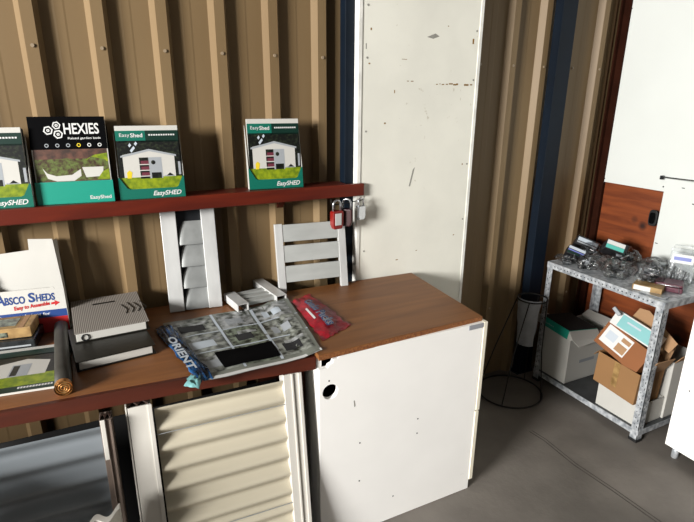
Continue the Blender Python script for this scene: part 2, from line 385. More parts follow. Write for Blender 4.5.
# ------------------------------------------------------------------ brochure holders on the shelf
def brochure_holder(x, y, rz, lean, w, h, label, kind):
    t = thing('brochure_holder', label, 'brochure holder', (x, y, SZ+.001), (R(-lean), 0, R(rz)), 'brochure holders on the timber shelf')
    c = math.sin(R(lean)); g = 'green' if kind != 'hex' else 'teal'
    D = .030
    lo = h*.14; hi = h*.30
    if kind == 'hex': lo = hi = h*.26
    b = B()
    fr = [(0, 0), (w, 0), (w, hi), (w-.004, hi), (w*.90, lo+.004), (w*.86, lo), (w*.16, lo), (w*.12, lo+.004), (.004, hi), (0, hi)] if kind != 'hex' else [(0, 0), (w, 0), (w, hi), (0, hi)]
    b.prism([(u, 0, v) for u, v in fr], (0, .0015, 0), g)
    for xx in (0, w-.0015):                                 # side walls rising to the back
        b.prism([(xx, .0015, 0), (xx, D, .0), (xx, D, h*.92), (xx, D*.7, h*.80), (xx, .0015, hi)], (.0015, 0, 0), 'whitecard' if kind != 'hex' else 'black')
    b.box(0, w, 0, D, 0, .0015, g)
    b.build('tray', t)
    b = B()
    if kind == 'hex': b.prism([(0, D, 0), (w, D, 0), (w*1.0, D, h*.86), (w*.955, D, h), (.004, D, h)], (0, .002, 0), 'black')
    else: b.prism([(0, D, 0), (w, D, 0), (w, D, h*.72), (w*.94, D, h*.95), (.01, D, h*.9)], (0, .002, 0), 'whitecard')
    b.build('back_card', t)
    F = .0055
    b = B(); P = lambda u, v, e=0: (u*w, F-.0003-e, v*h)
    def poly(pts, m, e=0): b.quad([P(u, v, e) for u, v in pts], m)
    def rect(u0, v0, u1, v1, m, e=0): poly([(u0, v0), (u1, v0), (u1, v1), (u0, v1)], m, e)
    if kind == 'hex':
        b.box(w*.015, w*.985, F, F+.018, 0, h*.97, 'whitecard')
        rect(.015, .63, .985, .999, 'black', .0002)
        rect(.03, .20, .97, .63, 'soil'); rect(.03, .27, .97, .52, 'planter', .0001)
        poly([(.12, .42), (.17, .30), (.28, .265), (.50, .265), (.60, .32), (.60, .42)], 'whitecard', .0003)
        poly([(.12, .42), (.22, .50), (.45, .53), (.60, .47), (.60, .40), (.48, .335), (.28, .325), (.17, .36)], 'planter', .0004)
        poly([(.62, .42), (.90, .42), (.88, .31), (.66, .30)], 'whitecard', .0003)
        poly([(.60, .42), (.75, .54), (.94, .50), (.93, .43)], 'planter', .0005)
        poly([(.80, .27), (.97, .27), (.97, .40), (.88, .36)], 'grass', .0006)
        poly([(.66, .50), (.97, .48), (.97, .58), (.8, .56)], 'grass', .0002)
        mg = b.build('booklet', t)
        b = B()
        S = lambda u, v: (u*w, F-.0014, v*h)
        def hexring(cx, cy, r, th):
            for i in range(6):
                a0 = R(60*i+12); a1 = R(60*i+72); k = h/w
                q = [(cx+r*k*math.cos(a), cy+r*math.sin(a)) for a in (a0, a1)]+[(cx+(r-th)*k*math.cos(a), cy+(r-th)*math.sin(a)) for a in (a1, a0)]
                b.quad([S(u, v) for u, v in q], 'white')
        hexring(.255, .845, .052, .016); hexring(.365, .90, .046, .014); hexring(.375, .80, .052, .016)
        for cx, cy in ((.255, .845), (.365, .90), (.375, .80)): hexring(cx, cy, .018, .012)
        b.text('HEXIES', S, .45, .80, .45, .125, 'white', .018)
        b.text('Raised garden beds', S, .49, .735, .42, .032, 'white', .01)
        for i, m_ in enumerate(('grey', 'grey', 'grey', 'yellow', 'white', 'white')):
            cx = .21+.135*i; k = h/w
            b.quad([S(cx+.022*k*math.cos(a*math.pi/6), .675+.022*math.sin(a*math.pi/6)) for a in range(12)], m_)
            b.quad([(lambda q: (q[0], q[1]-.0002, q[2]))(S(cx+.013*k*math.cos(a*math.pi/6), .675+.013*math.sin(a*math.pi/6))) for a in range(12)], 'black')
        b.text('EasyShed', lambda u, v: (u*w, -.0006, v*h), .68, .03, .28, .055, 'white', .015)
        b.build('lettering', t)
    else:
        b.box(w*.03, w*.97, F, F+.014, .002, h, 'whitecard')
        rect(.03, .935, .97, .999, 'whitecard')
        rect(.03, .78, .97, .935, 'dgreen'); rect(.03, .80, .47, .935, 'green', .0003)
        rect(.03, .25, .97, .80, 'trees'); poly([(.14, .66), (.20, .80), (.30, .81), (.34, .64), (.25, .60)], 'trees', .0001)
        for (a_, c_) in ((.20, .74), (.25, .70), (.29, .76), (.22, .67)): poly([(a_, c_), (a_+.03, c_+.03), (a_+.05, c_), (a_+.02, c_-.03)], 'sky', .0002)
        rect(.03, .10, .97, .30, 'grass', .0002)
        poly([(.10, .30), (.88, .30), (.88, .60), (.50, .68), (.10, .61)], 'whitecard', .0004)
        poly([(.07, .60), (.50, .685), (.91, .60), (.91, .575), (.50, .655), (.07, .575)], 'grey', .0006)
        rect(.34, .28, .68, .57, 'grey', .0006); rect(.34, .28, .48, .57, 'trees', .0007)
        for v_ in (.32, .40, .48): rect(.36, v_, .48, v_+.045, 'maroon', .0009); rect(.34, v_-.012, .49, v_, 'whitecard', .001)
        rect(.51, .28, .66, .36, 'trees', .0008)
        poly([(.55+.035*math.cos(R(i*45)), .50+.03*math.sin(R(i*45))) for i in range(8)], 'trees', .0008)
        rect(.70, .30, .86, .315, 'grey', .0006); poly([(.735, .31), (.79, .35), (.85, .31)], 'trees', .0007)
        poly([(.14, .29), (.20, .29), (.22, .37), (.18, .40), (.14, .37)], 'yellow', .0009)
        rect(.93, .32, .965, .50, 'grey', .0005)
        b.build('booklet', t)
        b = B(); S = lambda u, v: (u*w, F-.0016, v*h)
        b.text('Easy', S, .09, .84, .15, .06, 'white'); b.text('Shed', S, .25, .845, .18, .055, 'white', .02)
        for i in range(11): b.quad([S(.52+.037*i, .865), S(.545+.037*i, .865), S(.545+.037*i, .885), S(.52+.037*i, .885)], 'white')
        b.text('EasySHED', lambda u, v: (u*w, -.0006, v*h), .50, .02, .44, .085, 'white', .02, .3)
        b.build('lettering', t)
    b = B()
    if kind != 'hex':
        b.box(w*.05, w*.985, F+.014, F+.019, .002, h*.985, 'trees'); b.build('booklet_stack', t)
    return t
brochure_holder(-.274, -.107, -5.0, 7, .213, .238, 'green shed brochure holder at the far left end of the timber shelf', 'shed')
brochure_holder(-.053, -.107, -5.7, 7, .221, .268, 'black-topped garden bed brochure holder with white hexagon logo on the shelf', 'hex')
brochure_holder(.184, -.118, -5.0, 7, .206, .237, 'bent green shed brochure holder just right of the black one', 'shed')
brochure_holder(.624, -.100, -5.2, 7, .205, .253, 'green shed brochure holder standing alone at the right of the shelf', 'shed')

# ------------------------------------------------------------------ padlocks on a hook under the shelf end
def padlock(x, y, z, rz, label, bm_, lab=None, s=1.):
    t = thing('padlock', label, 'padlock', (x, y, z), (0, 0, R(rz)), 'padlocks hanging at the shelf end')
    b = B(); w = .019*s; H = .052*s
    ring = [(-w, 0), (-w, -H*.72), (-w*.7, -H), (w*.7, -H), (w, -H*.72), (w, 0), (w*.85, .005), (-w*.85, .005)]
    b.prism([(u, -.010*s, v) for u, v in ring], (0, .020*s, 0), bm_)
    b.build('body', t, .003*s, seg=3)
    b = B(); a = .013*s
    path = [(-a, 0, .002)]+[(a*math.cos(R(180-20*i)), 0, .022*s+a*math.sin(R(20*i))) for i in range(10)]+[(a, 0, .002)]
    b.tube(path, .0033*s, 'locksteel', 8); b.build('shackle', t)
    if lab:
        b = B(); b.box(-w*.62, w*.5, -.0115*s, -.010*s, -H*.75, -.004, lab); b.build('sticker', t, .0005)
    return t
padlock(.950, -.160, 1.050, 8, 'red padlock with white sticker hanging under the shelf', 'lockred', 'white', 1.3)
padlock(.998, -.150, 1.052, -40, 'dark red padlock hanging between the red and the silver ones', 'lockmaroon', None, 1.25)
padlock(1.058, -.155, 1.060, 12, 'silver padlock hanging at the very end of the shelf', 'locksteel', None, 1.0)
t = thing('hook_rail', 'thin wire rail under the shelf end that carries the padlocks', 'hook', (1.0, -.150, 1.101))
b = B(); b.tube([(-.07, 0, .0), (-.07, 0, -.026), (.075, 0, -.014), (.075, 0, .0)], .002, 'wire', 8)
b.build('wire_rail', t)

# ------------------------------------------------------------------ bench and counter
BZ = .7256; CZ = .7387
t = thing('workbench', 'long brown laminate workbench along the ribbed wall', 'workbench', (0, 0, 0))
b = B(); fl = [(-1.3, -.47), (-.171, -.565), (.427, -.608), (.650, -.636), (.650, -.040), (-1.3, -.040)]
b.prism([(x, y, BZ-.022) for x, y in fl], (0, 0, .022), 'bench'); b.build('worktop', t, .0015)
b = B()
fr = [(x, y) for x, y in fl[:4]]
for (x0, y0), (x1, y1) in zip(fr[:-1], fr[1:]):
    b.prism([(x0, y0-.014, BZ-.043), (x1, y1-.014, BZ-.043), (x1, y1, BZ-.043), (x0, y0, BZ-.043)], (0, 0, .0425), 'benchedge')
b.build('front_edge', t)
b = B(); b.box(-1.3, .64, -.075, -.042, BZ-.075, BZ-.022, 'benchedge'); b.build('wall_rail', t)
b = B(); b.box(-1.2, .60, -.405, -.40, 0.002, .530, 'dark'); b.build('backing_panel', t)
b = B(); b.box(-1.28, -1.25, -.45, -.06, 0, BZ-.022, 'benchedge'); b.build('end_panel', t)
b = B(); b.box(.618, .640, -.58, -.10, 0, BZ-.022, 'stud'); b.build('end_panel', t)

t = thing('counter', 'white-fronted counter with brown chipboard top in front of the tall panel', 'counter', (0, 0, 0))
b = B(); tp = [(.652, -.668), (1.292, -.650), (1.324, -.142), (1.0, -.128), (.652, -.124)]
b.prism([(x, y, CZ-.018) for x, y in tp], (0, 0, .018), 'counter')
o_top = b.build('countertop', t, .0015)
b = B(); b.prism([(.652, -.6695, CZ-.0185), (1.2935, -.6515, CZ-.0185), (1.2935, -.650, CZ-.0185), (.652, -.668, CZ-.0185)], (0, 0, .0165), 'chip')
b.prism([(1.2935, -.6515, CZ-.0185), (1.3255, -.142, CZ-.0185), (1.324, -.142, CZ-.0185), (1.292, -.650, CZ-.0185)], (0, 0, .0165), 'chip')
b.build('chipboard_edge', t)
# front board: outline with a chipped top left corner and a round hole
bm = bmesh.new()
outl = [(.655, .0), (1.288, .0), (1.288, .719), (.728, .719), (.718, .709), (.704, .706), (.700, .696), (.688, .692), (.684, .684), (.655, .684)]
hc = (.692, .598); hr = .0265
def loop(pts):
    vs = [bm.verts.new((x, 0, z)) for x, z in pts]
    return [bm.edges.new((vs[i], vs[(i+1) % len(vs)])) for i in range(len(vs))]
e = loop(outl)+loop([(hc[0]+hr*math.cos(2*math.pi*i/28), hc[1]+hr*math.sin(2*math.pi*i/28)) for i in range(28)])
bmesh.ops.triangle_fill(bm, edges=e, use_beauty=True)
r_ = bmesh.ops.extrude_face_region(bm, geom=bm.faces[:])
bmesh.ops.translate(bm, verts=[g for g in r_['geom'] if isinstance(g, bmesh.types.BMVert)], vec=(0, .016, 0))
bmesh.ops.recalc_face_normals(bm, faces=bm.faces)
me = bpy.data.meshes.new('front_panel'); bm.to_mesh(me); bm.free(); me.materials.append(M['white_mel'])
fp = bpy.data.objects.new('front_panel', me); COL.objects.link(fp); fp.parent = t; fp.location = (0, -.664, .002)
fp.rotation_euler = (0, 0, 0)
for x, z in ((.800, .375), (1.03, .40), (1.03, .34), (.80, .22), (.688, .64), (.80, .02), (.94, .10)): b = B(); b.tube([(x, -.6645, z), (x, -.663, z)], .0028, 'hole', 8); b.build('screw_hole', t)
b = B(); b.prism([(.775, -.6645, .545), (.778, -.6645, .545), (.781, -.6645, .525), (.777, -.6645, .520)], (0, .001, 0), 'grime')
b.build('scuff', t)
b = B(); b.box(1.2905, 1.306, -.668, -.62, .36, .722, 'creamedge'); b.box(1.2885, 1.304, -.668, -.62, .045, .355, 'creamedge'); b.build('edge_strip', t, .001)
b = B(); b.box(1.272, 1.288, -.645, -.16, .0, CZ-.018, 'white_mel'); b.build('side_panel', t)
b = B(); b.box(.655, .671, -.645, -.16, .0, CZ-.018, 'white_mel'); b.build('side_panel', t)
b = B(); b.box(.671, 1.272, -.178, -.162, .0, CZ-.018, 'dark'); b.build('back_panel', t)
b = B(); b.box(1.225, 1.289, -.6672, -.664, .703, .7195, 'tape'); b.build('tape_patch', t)

# ------------------------------------------------------------------ corrugated samples leaning under the bench
def shutter(x, y, rz, lean, w, h, label, cm, fm, postw, pitch=.062, amp=.0105, left_wave=True, cap=True, name='cladding_sample', laps=True):
    t = thing(name, label, 'cladding sample', (x, y, 0.002), (R(-lean), 0, R(rz)), 'corrugated samples leaning under the bench')
    b = B(); rows = []; n = int(h/pitch*16)
    x0 = postw+.008; x1 = w-postw*.55
    top = h-.018
    for i in range(n+1):
        z = top*i/n; a = 2*math.pi*(top-z)/pitch; yy = .014-amp*math.cos(a)
        rows.append([(x0, yy, z), (x1, yy, z)])
    b.loft(rows, cm, True); b2 = [[(p[0], p[1]+.0012, p[2]) for p in r] for r in rows]; b.loft(b2, cm, True)
    for z0 in ((h*.37, h*.86) if laps else ()):                               # lap lines between sheets
        b.box(x0, x1, .0015, .004, z0, z0+.0012, 'grey')
    b.build('corrugated_sheet', t, recalc=False)
    for k, (a0, a1) in enumerate(((0, postw), (w-postw, w))):
        b = B()
        b.box(a0, a1, 0, .004, 0, h, fm); b.box(a0, a0+.003, .004, .05, 0, h, fm); b.box(a1-.003, a1, .004, .018, 0, h, fm)
        b.box(a0, a1, .046, .05, 0, h, fm)
        if k == 1: b.box(a0+postw*.40, a0+postw*.5, -.004, 0, 0, h, fm); b.box(a0+postw*.78, a0+postw*.95, -.006, 0, 0, h, fm)
        else:
            b.box(a0+postw*.86, a1+.003, -.004, 0, 0, h, fm); b.box(a0-.006, a0-.002, .0, .04, 0, h+.006, fm)
        f_ = b.build('post', t, .0008)
        if cap:
            b = B(); pts = []
            for i in range(17):
                u = i/16; pts.append((a0+.002+u*(a1-a0-.004), .002+.022*abs(math.sin(u*math.pi*2.2))+.004, 0))
            outl = pts+[(p[0], p[1]+.020, 0) for p in reversed(pts)]
            b.prism([(p[0], p[1]-.006, h-.002) for p in outl], (0, 0, .007), 'capdark'); b.build('rolled_cap', f_)
    return t
shutter(.112, -.712, -2.1, 8.4, .495, .680, 'cream corrugated sheet sample in a white frame, leaning against the bench', 'cream', 'creamframe', .058)
slate_t = shutter(-.462, -.690, -2.1, 6.5, .535, .672, 'slate blue corrugated sheet sample under the left end of the bench', 'slate', 'slateframe', .030, .070, .010, laps=False)
b = B(); b.box(.507, .518, -.005, -.001, .56, .674, 'creamframe'); b.build('corner_bracket', slate_t, .001)
b = B()
pts = []
for i in range(25):
    u = i/24; a = u*math.pi*2.5
    pts.append((-.008+u*.072, .014*math.sin(a)+.02*u))
outl = pts+[(p[0]+.002, p[1]+.022) for p in reversed(pts)]
b.prism([(x, y, 0) for x, y in outl], (0, 0, .455), 'creamframe')
o = b.build('frame_offcut', None, .001, (.0, -.757, .001)); tag(o, 'pale folded metal offcut standing in front of the slate sample', 'offcut')

# ------------------------------------------------------------------ aluminium samples on the bench
def alu_obj(label, x, y, z, lean, rz): return thing('aluminium_sample', label, 'metal sample', (x, y, z), (R(-lean), 0, R(rz)), 'aluminium screen samples on the bench')
t = alu_obj('tall aluminium louvre sample with curved blades leaning under the shelf', .300, -.116, BZ+.001, 9.5, -6)
b = B(); W, H_ = .187, .405
for x0, x1 in ((0, .052), (W-.048, W)):
    b = B(); b.box(x0, x1, -.006, .022, 0, H_, 'alu'); b.build('side_rail', t, .0012)
for i in range(5):
    z1 = .010+.080*(i+1)-.004; rows = []
    for k in range(13):
        u = k/12
        zz = z1-.084+.084*u; yy = -.003+.020*(u**1.6)
        # left end of each blade curls back
        xl = .054+.022*u**2.4
        rows.append([(xl, yy+.004, zz), (xl+.006, yy, zz), (xl+.02, yy-.001, zz), (W-.047, yy-.001, zz)])
    b = B(); b.loft(rows, 'alublade', True)
    b.loft([[(p[0], p[1]+.0015, p[2]) for p in r] for r in rows], 'alublade', True)
    if z1 < H_: b.build('blade', t, recalc=False)
b = B(); b.box(.046, W-.04, .022, .026, 0, H_-.01, 'hardwaredark'); b.build('back_plate', t)

t = alu_obj('aluminium slat screen sample leaning on the wall beside the tall panel', .711, -.139, BZ+.014, 11, -6.4)
W, H_ = .288, .272
for x0, x1 in ((0, .030), (W-.030, W)):
    b = B(); b.box(x0, x1, 0, .018, 0, H_ if x0 == 0 else H_-.006, 'alu'); b.build('side_rail', t, .001)
for z0, z1 in ((.201, .268), (.120, .186), (.040, .105)):
    b = B(); b.box(.028, W-.026, .002, .016, z0, z1, 'alu2'); b.build('slat', t, .001)

# the small one lying flat: local frame from its four corners
t = alu_obj('small aluminium slat sample lying flat on the brochure sheet', .520, -.238, BZ+.008, 0, 8)
L_, W_ = .165, .165
def rail(x0, y0, y1):
    b = B(); b.box(x0, x0+.042, y0, y1, .026, .029, 'alu'); b.box(x0, x0+.003, y0, y1, 0, .026, 'alu'); b.box(x0+.039, x0+.042, y0, y1, 0, .026, 'alu')
    b.box(x0+.003, x0+.014, y0, y1, 0, .002, 'alu'); b.box(x0+.028, x0+.039, y0, y1, 0, .002, 'alu'); return b
rail(0, 0, .135).build('side_rail', t); rail(.155, 0.0, .215).build('side_rail', t)
for y0 in (.020, .062, .104):
    b = B(); b.box(.042, .155, y0, y0+.026, .008, .024, 'alu2'); b.build('slat', t, .001)

# ------------------------------------------------------------------ white shed display box, left of the bench
t = thing('display_box', 'white cardboard display box with blue and red lettering, left on the bench', 'display box', (-.238, -.098, BZ+.001), (R(-7), 0, R(-7)))
w, h = .218, .312
b = B()
D = .034
front = [(0, 0), (w, 0), (w, h*.40), (w*.93, h*.40), (w*.90, h*.355), (w*.06, h*.355), (.0, h*.42)]
# the outer front: lower panel, side strip at the right
b.prism([(u, 0, v) for u, v in [(0, 0), (w, 0), (w*.985, h*.46), (0, h*.46)]], (0, .002, 0), 'whitecard')
b.prism([(w*.985, 0, h*.46), (w*.87, 0, h*.46), (w*.84, 0, h*.52), (w*.86, 0, h*.80), (w*.90, 0, h*.985), (w*.93, 0, h*.985)], (0, .002, 0), 'whitecard')
b.prism([(0, 0, h*.46), (w*.87, 0, h*.46), (w*.84, 0, h*.50), (w*.80, 0, h*.485), (w*.10, 0, h*.485), (0, 0, h*.54)], (0, .002, 0), 'whitecard')
b.box(0, w, 0, D, 0, .002, 'whitecard')
b.prism([(w*.999, .002, 0), (w*.999, D, 0), (w*.96, D, h*.98), (w*.93, .002, h*.985)], (-.002, 0, 0), 'whitecard')
b.prism([(0, .002, 0), (0, D, 0), (0, D, h*.90), (0, .002, h*.60)], (.002, 0, 0), 'whitecard')
b.build('box', t)
b = B()
b.prism([(u, D-.006, v) for u, v in [(0, 0), (w*.96, 0), (w*.90, h*.985), (w*.58, h), (w*.575, h*.885), (w*.10, h*.86), (w*.06, h*.96), (0, h*.97)]], (0, .002, 0), 'whitecard'); b.build('back_card', t)
b = B()
P = lambda u, v, e=0: (u*w, -.0004-e, v*h)
b.quad([P(0.01, .165), P(.99, .165), P(.985, .245), P(.01, .245)], 'blue'); b.quad([P(.01, .0), P(.998, .0), P(.99, .165), P(.01, .165)], 'red')
b.quad([P(.79, .30), P(.84, .304), P(.84, .285), P(.91, .316), P(.84, .345), P(.84, .328), P(.79, .324)], 'red')
S = lambda u, v: (u*w, -.0008, v*h)
b.text('A', S, .08, .338, .12, .115, 'blue', .03); b.text('BSCO', S, .195, .34, .26, .082, 'blue', .03)
b.text('S', S, .50, .345, .09, .105, 'blue', .03); b.text('HEDS', S, .60, .347, .25, .080, 'blue', .03)
b.text('Easy to Assemble', lambda u, v: (u*w, -.0010, (v+(u-.4)*.05)*h), .30, .268, .47, .055, 'red', .03)
b.text('Storage solutions for', S, .08, .185, .68, .040, 'white', .01)
b.build('lettering', t)

# small cartons in front of it
t = thing('carton', 'small tan carton on top of the dark flat case, left on the bench', 'carton', (-.275, -.190, BZ+.036), (0, 0, R(-8)))
b = B(); b.box(0, .155, 0, .10, 0, .034, 'gold'); b.build('box', t, .002)
b = B(); b.box(.01, .035, -.0005, .1, .0342, .0347, 'cardin'); b.box(.12, .135, -.0005, .1, .0342, .0347, 'cardin'); b.box(.04, .11, .02, .08, .0342, .0347, 'photoB'); b.box(.03, .09, -.001, .0, .006, .022, 'photoB'); b.build('printed_label', t)
t = thing('flat_case', 'dark clear flat case under the tan carton, left on the bench', 'case', (-.285, -.205, BZ+.001), (0, 0, R(-8)))
b = B(); b.box(0, .172, 0, .12, 0, .033, 'clearblack'); b.build('case', t, .004, seg=3)
b = B(); b.box(.01, .16, -.001, 0, .012, .017, 'grey'); b.build('seam', t)
# magazine
t = thing('magazine', 'green shed magazine lying flat at the left front of the bench', 'magazine', (-.245, -.487, BZ+.0008), (0, 0, R(-7)))
w, h = .205, .272
b = B(); b.box(0, w, 0, h, 0, .006, 'pages'); b.build('pages', t)
b = B(); P = lambda u, v, e=0: (u*w, v*h, .0063+e)
def rect(u0, v0, u1, v1, m, e=0): b.quad([P(u0, v0, e), P(u1, v0, e), P(u1, v1, e), P(u0, v1, e)], m)
rect(0, .93, 1, 1, 'whitecard'); rect(0, .78, 1, .93, 'dgreen'); rect(0, .3, 1, .80, 'trees'); rect(0, .10, 1, .34, 'grass', .0002); rect(0, 0, 1, .11, 'dgreen', .0003)
b.quad([P(.1, .32, .0004), P(.76, .32, .0004), P(.76, .62, .0004), P(.45, .70, .0004), P(.1, .62, .0004)], 'whitecard')
rect(.3, .32, .54, .58, 'grey', .0006); rect(.32, .34, .40, .56, 'trees', .0007)
for i in range(3): rect(.88, .36+.08*i, .94, .40+.08*i, 'yellow', .0005)
b.build('cover', t)
b = B(); S = lambda u, v: (u*w, v*h, .0072)
for i in range(12): b.quad([S(.50+.035*i, .05), S(.525+.035*i, .05), S(.525+.035*i, .085), S(.50+.035*i, .085)], 'white')
b.build('lettering', t)

# rolled mat
t = thing('rolled_mat', 'charcoal rolled mat with copper-coloured end beside the black binder', 'roll', (-.028, -.553, BZ+.0225), (0, 0, R(2.5)))
b = B(); b.tube([(0, y, 0) for y in (0, .1, .2, .32, .42)], .021, 'tube', 20); b.build('roll', t)
b = B(); b.tube([(0, -.010, 0), (0, .006, 0)], .0215, 'copper', 20, caps=False)
sp = [(.0205*(1-i/50)*math.cos(i*.45), -.008, .0205*(1-i/50)*math.sin(i*.45)) for i in range(44)]
b.tube(sp, .0012, 'copper', 6); b.tube([(0, -.006, 0), (0, -.0055, 0)], .0195, 'gold', 20); b.build('end', t)
# binders
t = thing('ring_binder', 'thick black binder with white page edges lying on the bench', 'binder', (.004, -.447, BZ+.001), (0, 0, R(6)))
b = B(); b.box(0.004, .205, .003, .24, .0045, .028, 'pages'); b.build('pages', t, .001)
b = B(); b.box(0, .214, 0, .25, .0285, .032, 'binderblack'); b.box(0, .214, 0, .25, 0, .004, 'binderblack'); b.box(-.003, .001, 0, .25, 0, .032, 'binderblack'); b.build('cover', t, .0012)
t = thing('ring_binder', 'grey ribbed spiral binder lying open-edged on top of the black binder', 'binder', (.000, -.320, BZ+.0345), (R(2), 0, R(3)))
b = B(); b.box(.004, .205, .004, .26, .002, .026, 'pages'); b.build('pages', t, .001)
b = B(); b.box(0, .215, 0.004, .27, .0268, .0295, 'ribbed'); b.box(0, .215, 0, .26, 0, .002, 'binderblack')
b.box(.065, .135, .205, .216, .0295, .0302, 'binderblack'); b.build('cover', t, .0008)
b = B(); b.tube([(.028+.010*math.cos(R(a)), .002, .013+.010*math.sin(R(a))) for a in range(0, 360, 20)], .0016, 'hardwaredark', 6, closed=True)
for i in range(4): b.tube([(.15+.02*i, .17+.01*(i % 2), .0305), (.165+.02*i, .12, .0308), (.158+.018*i, .09, .0305)], .0012, 'binderblack', 6)
b.build('ring', t)

# ------------------------------------------------------------------ brochure sheet in plastic, red packet
t = thing('brochure_sheet', 'large photo brochure sheet in plastic wrap lying on the bench edge', 'brochure', (0, 0, BZ+.001))
def bil(c, u, v):
    a = [c[0][i]*(1-u)+c[1][i]*u for i in (0, 1)]; d = [c[3][i]*(1-u)+c[2][i]*u for i in (0, 1)]
    return (a[0]*(1-v)+d[0]*v, a[1]*(1-v)+d[1]*v)
cor = [(.315, -.655), (.672, -.650), (.720, -.205), (.262, -.212)]
def wav(x, y): t_ = max(0, min(1, (x-.610)/.045)); return .0142*t_*t_*(3-2*t_)+.0015+.0012*math.sin(x*41+y*17)+.0010*math.sin(y*53-x*11)
b = B(); N_ = 24
b.loft([[(*bil(cor, i/N_, j/N_), wav(*bil(cor, i/N_, j/N_))+.002) for i in range(N_+1)] for j in range(N_+1)], 'posterbase', True)
b.build('sheet', t, recalc=False)
b = B()
def patch(u0, v0, u1, v1, m, e):
    b.loft([[(*bil(cor, u0+(u1-u0)*i/6, v0+(v1-v0)*j/6), wav(*bil(cor, u0+(u1-u0)*i/6, v0+(v1-v0)*j/6))+.002+e) for i in range(7)] for j in range(7)], m, True)
cells = [(0, .36), (.36, .66), (.66, .98)]
rws = [(.08, .36), (.38, .66), (.68, .97)]
pm = ['photoA', 'photoC', 'photoB', 'photoC', 'photoA', 'photoB', 'photoB', 'photoC', 'photoA']
for i, (u0, u1) in enumerate(cells):
    for j, (v0, v1) in enumerate(rws):
        patch(u0+.018, v0, u1-.018, v1, pm[(i*2+j*4) % 9], .0008)
        patch(u0+.07, v0+.06, u1-.10, v0+.18, ['grey', 'sky', 'hole'][(i+j) % 3], .0014)
        patch(u0+.10, v0+.17, u1-.05, v0+.22, 'photoC', .0016)
patch(.345, .06, .365, .99, 'sky', .0012); patch(.655, .06, .68, .99, 'sky', .0012); patch(.0, .365, 1, .378, 'sky', .0011); patch(.0, .665, 1, .678, 'sky', .0011)
patch(.0, .0, 1., .035, 'white', .0013)
patch(.20, .10, .665, .335, 'black', .0024)
b.build('photo_print', t, recalc=False)
b = B()
def crumple(c, n, amp, seed, m, z0=.004, edge=.006):
    rnd = random.Random(seed); rows = []
    for j in range(n+1):
        row = []
        for i in range(n+1):
            u, v = i/n, j/n; x, y = bil(c, u, v); k = 1 if 0 < i < n and 0 < j < n else .25
            if i in (0, n): x += rnd.uniform(-edge, edge)
            if j in (0, n): y += rnd.uniform(-edge, edge)
            row.append((x, y, z0+k*amp*rnd.random()))
        rows.append(row)
    return rows
b.loft(crumple([(.300, -.655), (.345, -.652), (.285, -.235), (.232, -.245)], 12, .012, 3, 'bluewrap'), 'bluewrap', True)
b.loft([[(x, y, z) for x, y, z in r] for r in crumple([(.262, -.668), (.300, -.690), (.315, -.630), (.285, -.600)], 6, .012, 5, 'paleteal')], 'paleteal', True)
lt = b.build('wrap_edge', t, recalc=False)
b = B()
d0 = Vector((.293, -.62)); d1 = Vector((.262, -.36)); ax = (d1-d0); nx = Vector((ax.y, -ax.x)).normalized()*.034
b.text('ORIENT', lambda u, v: (d1.x-ax.x*u+nx.x*(v-.3), d1.y-ax.y*u+nx.y*(v-.3), .0185), .02, .1, .9, .75, 'sky', .03)
b.build('lettering', lt)
t = thing('foil_packet', 'crumpled red foil packet with blue-grey lettering beside the brochure sheet', 'packet', (0, 0, BZ+.001))
rc = [(.700, -.590), (.832, -.520), (.815, -.195), (.722, -.235)]
b = B(); 
def pz(u, v): return .0145+.012*math.sin(math.pi*max(0, min(1, u)))*math.sin(math.pi*max(0, min(1, v)))
rnd = random.Random(11); n = 14; rows = []
for j in range(n+1):
    row = []
    for i in range(n+1):
        u, v = i/n, j/n; x, y = bil(rc, u, v)
        if i in (0, n): x += rnd.uniform(-.006, .006)
        if j in (0, n): y += rnd.uniform(-.006, .006)
        row.append((x, y, pz(u, v)+rnd.uniform(-.0025, .0025)))
    rows.append(row)
b.loft(rows, 'redwrap', True); b.loft([[(p[0], p[1], .0135) for p in r] for r in rows], 'redwrap', True)
b.build('packet', t, recalc=False)
b = B()
def RT(u, v): 
    x, y = bil(rc, v, 1-u); return (x, y, pz(v, 1-u)+.0035)
b.text('Combo', RT, .18, .38, .32, .34, 'grey', .06, .2); b.text('Packs', RT, .52, .38, .34, .34, 'grey', .06, .2)
b.text('Combo', lambda u, v: (lambda q: (q[0], q[1], q[2]+.0006))(RT(u, v)), .18, .38, .32, .34, 'blue', .0, .2); b.text('Packs', lambda u, v: (lambda q: (q[0], q[1], q[2]+.0006))(RT(u, v)), .52, .38, .34, .34, 'blue', .0, .2)
b.quad([RT(.35, .20), RT(.62, .20), RT(.62, .27), RT(.35, .27)], 'white')
b.build('lettering', t)

